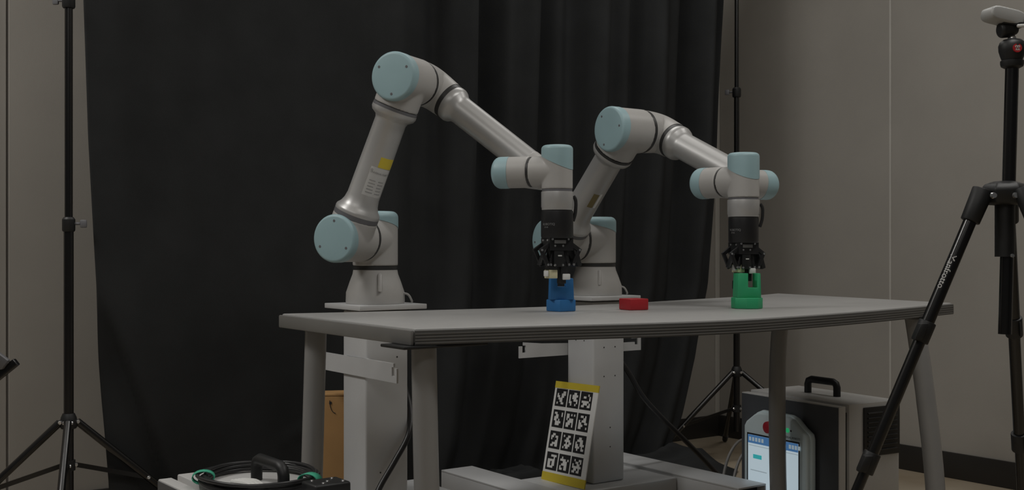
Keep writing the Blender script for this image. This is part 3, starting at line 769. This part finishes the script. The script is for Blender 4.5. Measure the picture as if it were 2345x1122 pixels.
# ------------------------------------------------------------------ control boxes
BY = R(30.5)
B1 = V((math.cos(BY), math.sin(BY), 0)); B2 = V((math.sin(BY), -math.cos(BY), 0))
def control_box(center, e1, e2, label):
    """door looks towards -e1; long side runs along e2"""
    t = thing('control_box', label, 'control box', (center[0], center[1], 0), 'grey robot control boxes')
    C = V((center[0], center[1], 0)); Wd, Dp, Ht = .425, .215, .423
    P = lambda a, b, z: C + e1 * a + e2 * b + Z * z
    obj('housing', MB().box(P(0, 0, (.018 + Ht) / 2), Dp, Wd, Ht - .018, e1, e2), M['boxgrey'], t, bevel=.003)
    obj('door_gap', MB().box(P(-Dp / 2 - .005, 0, Ht / 2), .012, Wd - .02, Ht - .05, e1, e2), M['vent'], t)
    dr = obj('door', MB().box(P(-Dp / 2 - .026, 0, (.02 + Ht - .004) / 2), .028, Wd - .004, Ht - .026, e1, e2), M['boxgrey'], t, bevel=.002)
    obj('door_face', MB().box(P(-Dp / 2 - .0405, 0, (.02 + Ht - .004) / 2), .002, Wd - .008, Ht - .032, e1, e2), M['boxdoor'], dr)
    hp = [P(.0, -.062, Ht), P(0, -.062, Ht + .028), P(0, -.058, Ht + .039), P(0, -.046, Ht + .044), P(0, .046, Ht + .044), P(0, .058, Ht + .039), P(0, .062, Ht + .028), P(0, .062, Ht)]
    obj('handle', MB().tube(hp, .0115, 14), M['matte'], t, sharp=60)
    for a in (-.07, .07):
        for b in (-.17, .17):
            obj('rubber_foot', MB().lathe(P(a, b, 0), Z, [(0, .014), (.018, .017)], 14), M['matte'], t)
    # side grille on the +e2 face
    gz = Ht - .087; gr = obj('vent_grille', MB().box(P(.027, Wd / 2 + .003, gz), .155, .006, .148, e1, e2), M['vent'], t, bevel=.002)
    for i in range(9):
        obj('louvre', MB().box(P(.027, Wd / 2 + .0065, gz - .056 + i * .0140), .126, .006, .004, e1, (e2 * .8 - Z * .6), (Z * .8 + e2 * .6)), M['matte'], gr)
    return t, P
CB, CBp = control_box((.985, 3.605), B1, B2, 'grey control box under the right table end, tablet on its door')
CB2, CB2p = control_box((-.474, 2.222), V((.803, .596, 0)), V((.596, -.803, 0)), 'grey control box at the lower left with coiled cable on top')
lt = MB().box(CBp(-.0775 - .03, .2115, .2), .004, .006, .10, B1, B2)
# teach pendant hung on the door
pn = thing('teach_pendant', 'pale blue tablet controller with lit screen hung on control box', 'tablet', CBp(-.18, -.03, .05))
po = -.2155 / 2 - .0415
def PQ(x, z, d): return CBp(po - d, x, z)     # x along the door (towards the viewer), z height, d outwards
cx0, zc0 = -.012, .218
out = [(-.150, -.155), (-.138, -.168), (.138, -.168), (.150, -.155), (.150, .100), (.146, .116), (.118, .132), (.085, .158), (.060, .166), (-.075, .166), (-.100, .156), (-.140, .128), (-.150, .112)]
def pendpoly(sc, d): return [PQ(cx0 + x * sc, zc0 + z_ * sc, d) for x, z_ in out]
obj('shell', MB().prism(pendpoly(.92, .004), -B1, .040), M['pendant'], pn, bevel=.007, seg=3)
obj('bumper', MB().prism(pendpoly(.95, .010), -B1, .020), M['pendant'], pn, bevel=.006, seg=2)
sx0, sx1, sz0, sz1 = cx0 - .116, cx0 + .104, zc0 - .132, zc0 + .078
def rect(x0, x1, z0, z1, d, m, name, par):
    return obj(name, MB().box(PQ((x0 + x1) / 2, (z0 + z1) / 2, d), .0008, x1 - x0, z1 - z0, B1, B2), m, par)
bz = rect(sx0 - .006, sx1 + .004, sz0 - .005, sz1 + .005, .0445, M['matte'], 'bezel', pn)
sc = rect(sx0, sx1, sz0, sz1, .0455, M['screen'], 'screen', pn)
rect(sx0, sx1, sz1 - .026, sz1, .0462, M['scrblue'], 'title_bar', sc)
rect(sx0, sx1, sz0, sz0 + .020, .0462, M['scrblue'], 'status_bar', sc)
rect(sx0 + .024, sx0 + .062, sz1 - .073, sz1 - .060, .0462, M['scrteal'], 'screen_button', sc)
rect(sx0 + .012, sx0 + .085, sz0 + .098, sz0 + .101, .0462, M['scrgrey'], 'screen_line', sc)
rect(sx0 + .004, sx1, sz1 - .034, sz1 - .032, .0462, M['scrgrey'], 'screen_line', sc)
for k in range(5): rect(sx0 + .006 + k * .014, sx0 + .015 + k * .014, sz1 - .019, sz1 - .007, .0468, M['scrgrey'], 'screen_icon', sc)
for k in range(3): rect(sx0 + .130 + k * .013, sx0 + .138 + k * .013, sz1 - .019, sz1 - .007, .0468, M['scrgrey'], 'screen_icon', sc)
for k in range(4): rect(sx0 + .182 + k * .0125, sx0 + .191 + k * .0125, sz1 - .019, sz1 - .007, .0468, M['scrgrey'], 'screen_icon', sc)
for k in range(3): rect(sx0 + .135 + k * .012, sx0 + .144 + k * .012, sz0 + .005, sz0 + .014, .0468, M['scrgrey'], 'screen_icon', sc)
rect(sx0 + .01, sx0 + .028, sz0 + .007, sz0 + .011, .0468, M['scrgrey'], 'screen_icon', sc)
text_mesh('UNIVERSAL ROBOTS', .0088, lambda x, y: PQ(cx0 + .070 + x, zc0 + .092 + y, .0445), M['ink'], pn, 'lettering')
obj('stop_button', MB().lathe(PQ(cx0 - .014, zc0 + .113, .040), -B1, [(0, .015), (.010, .015), (.014, .019), (.022, .018), (.025, .012)], 24), M['redbtn'], pn)
obj('power_button', MB().lathe(PQ(cx0 + .058, zc0 + .113, .043), -B1, [(0, .008), (.003, .007)], 16), M['led'], pn)
obj('indicator', MB().lathe(PQ(cx0 + .072, zc0 + .113, .043), -B1, [(0, .003), (.002, .003)], 10), M['hole'], pn)
hk = MB().box(CBp(po - .002, cx0, .30), .006, .06, .03, B1, B2)
obj('hanger', hk, M['matte'], pn)

# ------------------------------------------------------------------ coil on the left box and things beside it
zt = .423
def on_box(a, b, z): return CB2p(a, b, zt + z)
coil = thing('cable_coil', 'coiled black cable with green ties on the left control box', 'cable', on_box(-.005, -.06, .001))
for k in range(6):
    rnd = random.Random(k); pts = []
    ra = .098 + .014 * rnd.random(); rb = .112 + .014 * rnd.random(); ox, oy = .010 * (rnd.random() - .5), .010 * (rnd.random() - .5)
    for i in range(37):
        a = 2 * math.pi * i / 36
        z_ = .0070 + (k % 3) * .0058 + .0025 * math.sin(a * 2 + k)
        pts.append(on_box(-.008 + ox + ra * math.cos(a), -.030 + oy + rb * math.sin(a), max(.0062, z_)))
    obj('cable_loop', MB().tube(pts, .0038 if k % 3 else .0046, 10), M['cable'], coil, sharp=80)
for (aa, tw) in ((205, 0), (330 - 275, 0)):
    a = R(aa)
    c = on_box(-.008 + .105 * math.cos(a), -.030 + .119 * math.sin(a), .0205)
    dr_ = (on_box(math.cos(a), math.sin(a), 0) - on_box(0, 0, 0)).normalized()
    tg_ = Z.cross(dr_)
    pts = [c + (dr_ * (.022 * math.cos(t_)) + Z * (.0135 * math.sin(t_) - .0055)) for t_ in [2 * math.pi * i / 20 for i in range(21)]]
    mbt = MB(); vs = []; fs = []
    for i, q in enumerate(pts): vs += [q - tg_ * .010, q + tg_ * .010]
    for i in range(20): fs.append((2 * i, 2 * i + 1, 2 * i + 3, 2 * i + 2))
    ob = obj('tie', mbt.add(vs, fs), M['tie'], coil, sharp=80); ob['label'] = 'green tie'
    so = ob.modifiers.new('thick', 'SOLIDIFY'); so.thickness = .002
wl = MB()
for k in range(4):
    wl.tube(smooth_pts([on_box(-.055 + k * .007, -.055, .005), on_box(-.045 + k * .007, -.01, .006 + k * .001), on_box(-.050 + k * .008, .035, .006), on_box(-.040 + k * .008, .06, .005)], 5), .0042, 8)
o = obj('white_lead', wl, M['white'], None, origin=on_box(-.05, 0, 0)); tag(o, 'short bundle of white leads inside the coiled cable', 'cable')
cbk = thing('connector_block', 'black connector block with bright screws beside the coil', 'connector', on_box(.055, .135, .001))
obj('case', MB().box(on_box(.050, .140, .013), .075, .06, .024, V((.803, .596, 0)), V((.596, -.803, 0))), M['matte'], cbk, bevel=.005, seg=3)
for (a_, b_) in ((.028, .125), (.05, .145), (.07, .125), (.035, .158), (.075, .16)):
    obj('screw', MB().lathe(on_box(a_, b_, .0252), Z, [(0, .0035), (.0018, .0028)], 10), M['steel'], cbk)

# ------------------------------------------------------------------ cardboard and cables
cbx = thing('cardboard_box', 'tall brown cardboard box behind the left pedestal', 'box', PLp(.03, -.245, 0))
CA = V((.985, .172, 0)); CB_ = V((-.172, .985, 0)); c0 = V((-.552, 3.185, 0))
obj('carton', MB().box(c0 + CA * .10 + CB_ * .05 + Z * .235, .20, .10, .470, CA, CB_), M['card'], cbx, bevel=.003)
obj('flap', MB().box(c0 + CA * .10 + CB_ * .05 + Z * .4728, .198, .098, .004, CA, CB_), M['card'], cbx)
fc = c0 + CA * .040 - CB_ * .0006 + Z * .425
obj('flap_slit', MB().tube([fc + CA * (.016 - .016 * math.cos(t_)) + Z * (.034 - .036 * math.sin(t_)) for t_ in [math.pi / 2 * q_ / 8 for q_ in range(9)]], .0011, 6), M['hole'], cbx)
for (a_, z_) in ((.042, .452), (.012, .30), (.014, .205), (.026, .150)):
    obj('staple', MB().box(c0 + CA * a_ - CB_ * .0004 + Z * z_, .007, .0016, .007, CA, CB_), M['hole'], cbx)

def cable(name, pts, r, m, label, n=8):
    o = obj(name, MB().tube(smooth_pts(pts, n), r, 12), m, None, sharp=80, origin=V(pts[0]))
    tag(o, label, 'cable'); return o
g = .0085
cable('power_cable', [PLp(.085, -.01, .712), PLp(.082, .0, .62), PLp(.080, .012, .53), PLp(.079, .05, .455), PLp(.050, .088, .395), PLp(.0, .102, .332), PLp(-.056, .118, .268), PLp(-.098, .145, .205), PLp(-.125, .175, .12), PLp(-.135, .21, .04), PLp(-.12, .27, .0085)], .0078, M['cable'],
      'thick black cable curving down the left pedestal')
cable('power_cable', [PRp(.02, -.085, .64), PRp(.09, -.08, .585), PRp(.174, -.06, .498), PRp(.25, -.06, .399), PRp(.33, -.06, .325), PRp(.41, -.06, .26), PRp(.51, -.06, .178), PRp(.60, -.06, .100), PRp(.66, -.055, .045), PRp(.71, -.05, .0095)], .0085, M['cable'],
      'thick black cable running from the right pedestal down to the floor')
cable('thin_cable', [PRp(.070, -.10, .24), PRp(.10, -.115, .262), PRp(.135, -.13, .30), PRp(.15, -.15, .345), PRp(.14, -.18, .38)], .0045, M['cable'], 'thin dark cable looping behind the right pedestal')
cable('grey_cable', [V((.815, 3.88, .235)), V((.760, 3.81, .238)), V((.715, 3.755, .195)), V((.688, 3.71, .12)), V((.680, 3.67, .05)), V((.685, 3.62, .007))], .0050, M['greycable'], 'outer grey cable looping to the floor left of the control box')
cable('grey_cable', [V((.820, 3.83, .215)), V((.765, 3.765, .203)), V((.732, 3.72, .155)), V((.716, 3.69, .09)), V((.712, 3.665, .04)), V((.720, 3.61, .007))], .0050, M['greycable'], 'inner grey cable looping to the floor left of the control box')

# ------------------------------------------------------------------ hinged bar reaching in at the left edge
hs = thing('folding_stand', 'black hinged bar with bright rivet reaching in at the left edge', 'stand', (-1.12, 2.05, 0))
HT = V((-.908, 2.05, .679))
dA = V((-.80, 0, .60)).normalized(); dB = V((-.78, 0, -.626)).normalized(); yv = V((0, 1, 0))
up_ = HT + V((-.014, 0, .006))
obj('upper_bar', MB().box(up_ + dA * .12 + V((0, -.008, 0)), .27, .014, .022, dA, yv, dA.cross(yv)), M['gapgrey'], hs, bevel=.003)
obj('upper_rim', MB().box(up_ + dB * .10 + V((.0, -.017, .018)), .20, .004, .005, dB, yv, dB.cross(yv)), M['greycable'], hs)
obj('lower_bar', MB().box(HT + dB * .20 + V((.004, .004, -.004)), .42, .014, .014, dB, yv, dB.cross(yv)), M['pole'], hs, bevel=.002)
obj('lower_rim', MB().box(HT + dB * .20 + V((.0, -.006, .003)), .40, .004, .005, dB, yv, dB.cross(yv)), M['greycable'], hs)
obj('rivet', MB().lathe(HT + V((-.016, -.0155, .008)), (0, -1, 0), [(0, .0050), (.0025, .0038)], 12), M['steel'], hs)
obj('post', MB().cyl((-1.185, 2.05, .012), (-1.185, 2.05, .86), .0125, n=16), M['pole'], hs)
obj('foot_plate', MB().lathe((-1.185, 2.05, 0), Z, [(0, .13), (.008, .13), (.012, .10)], 32), M['matte'], hs)
bpy.context.view_layer.update()
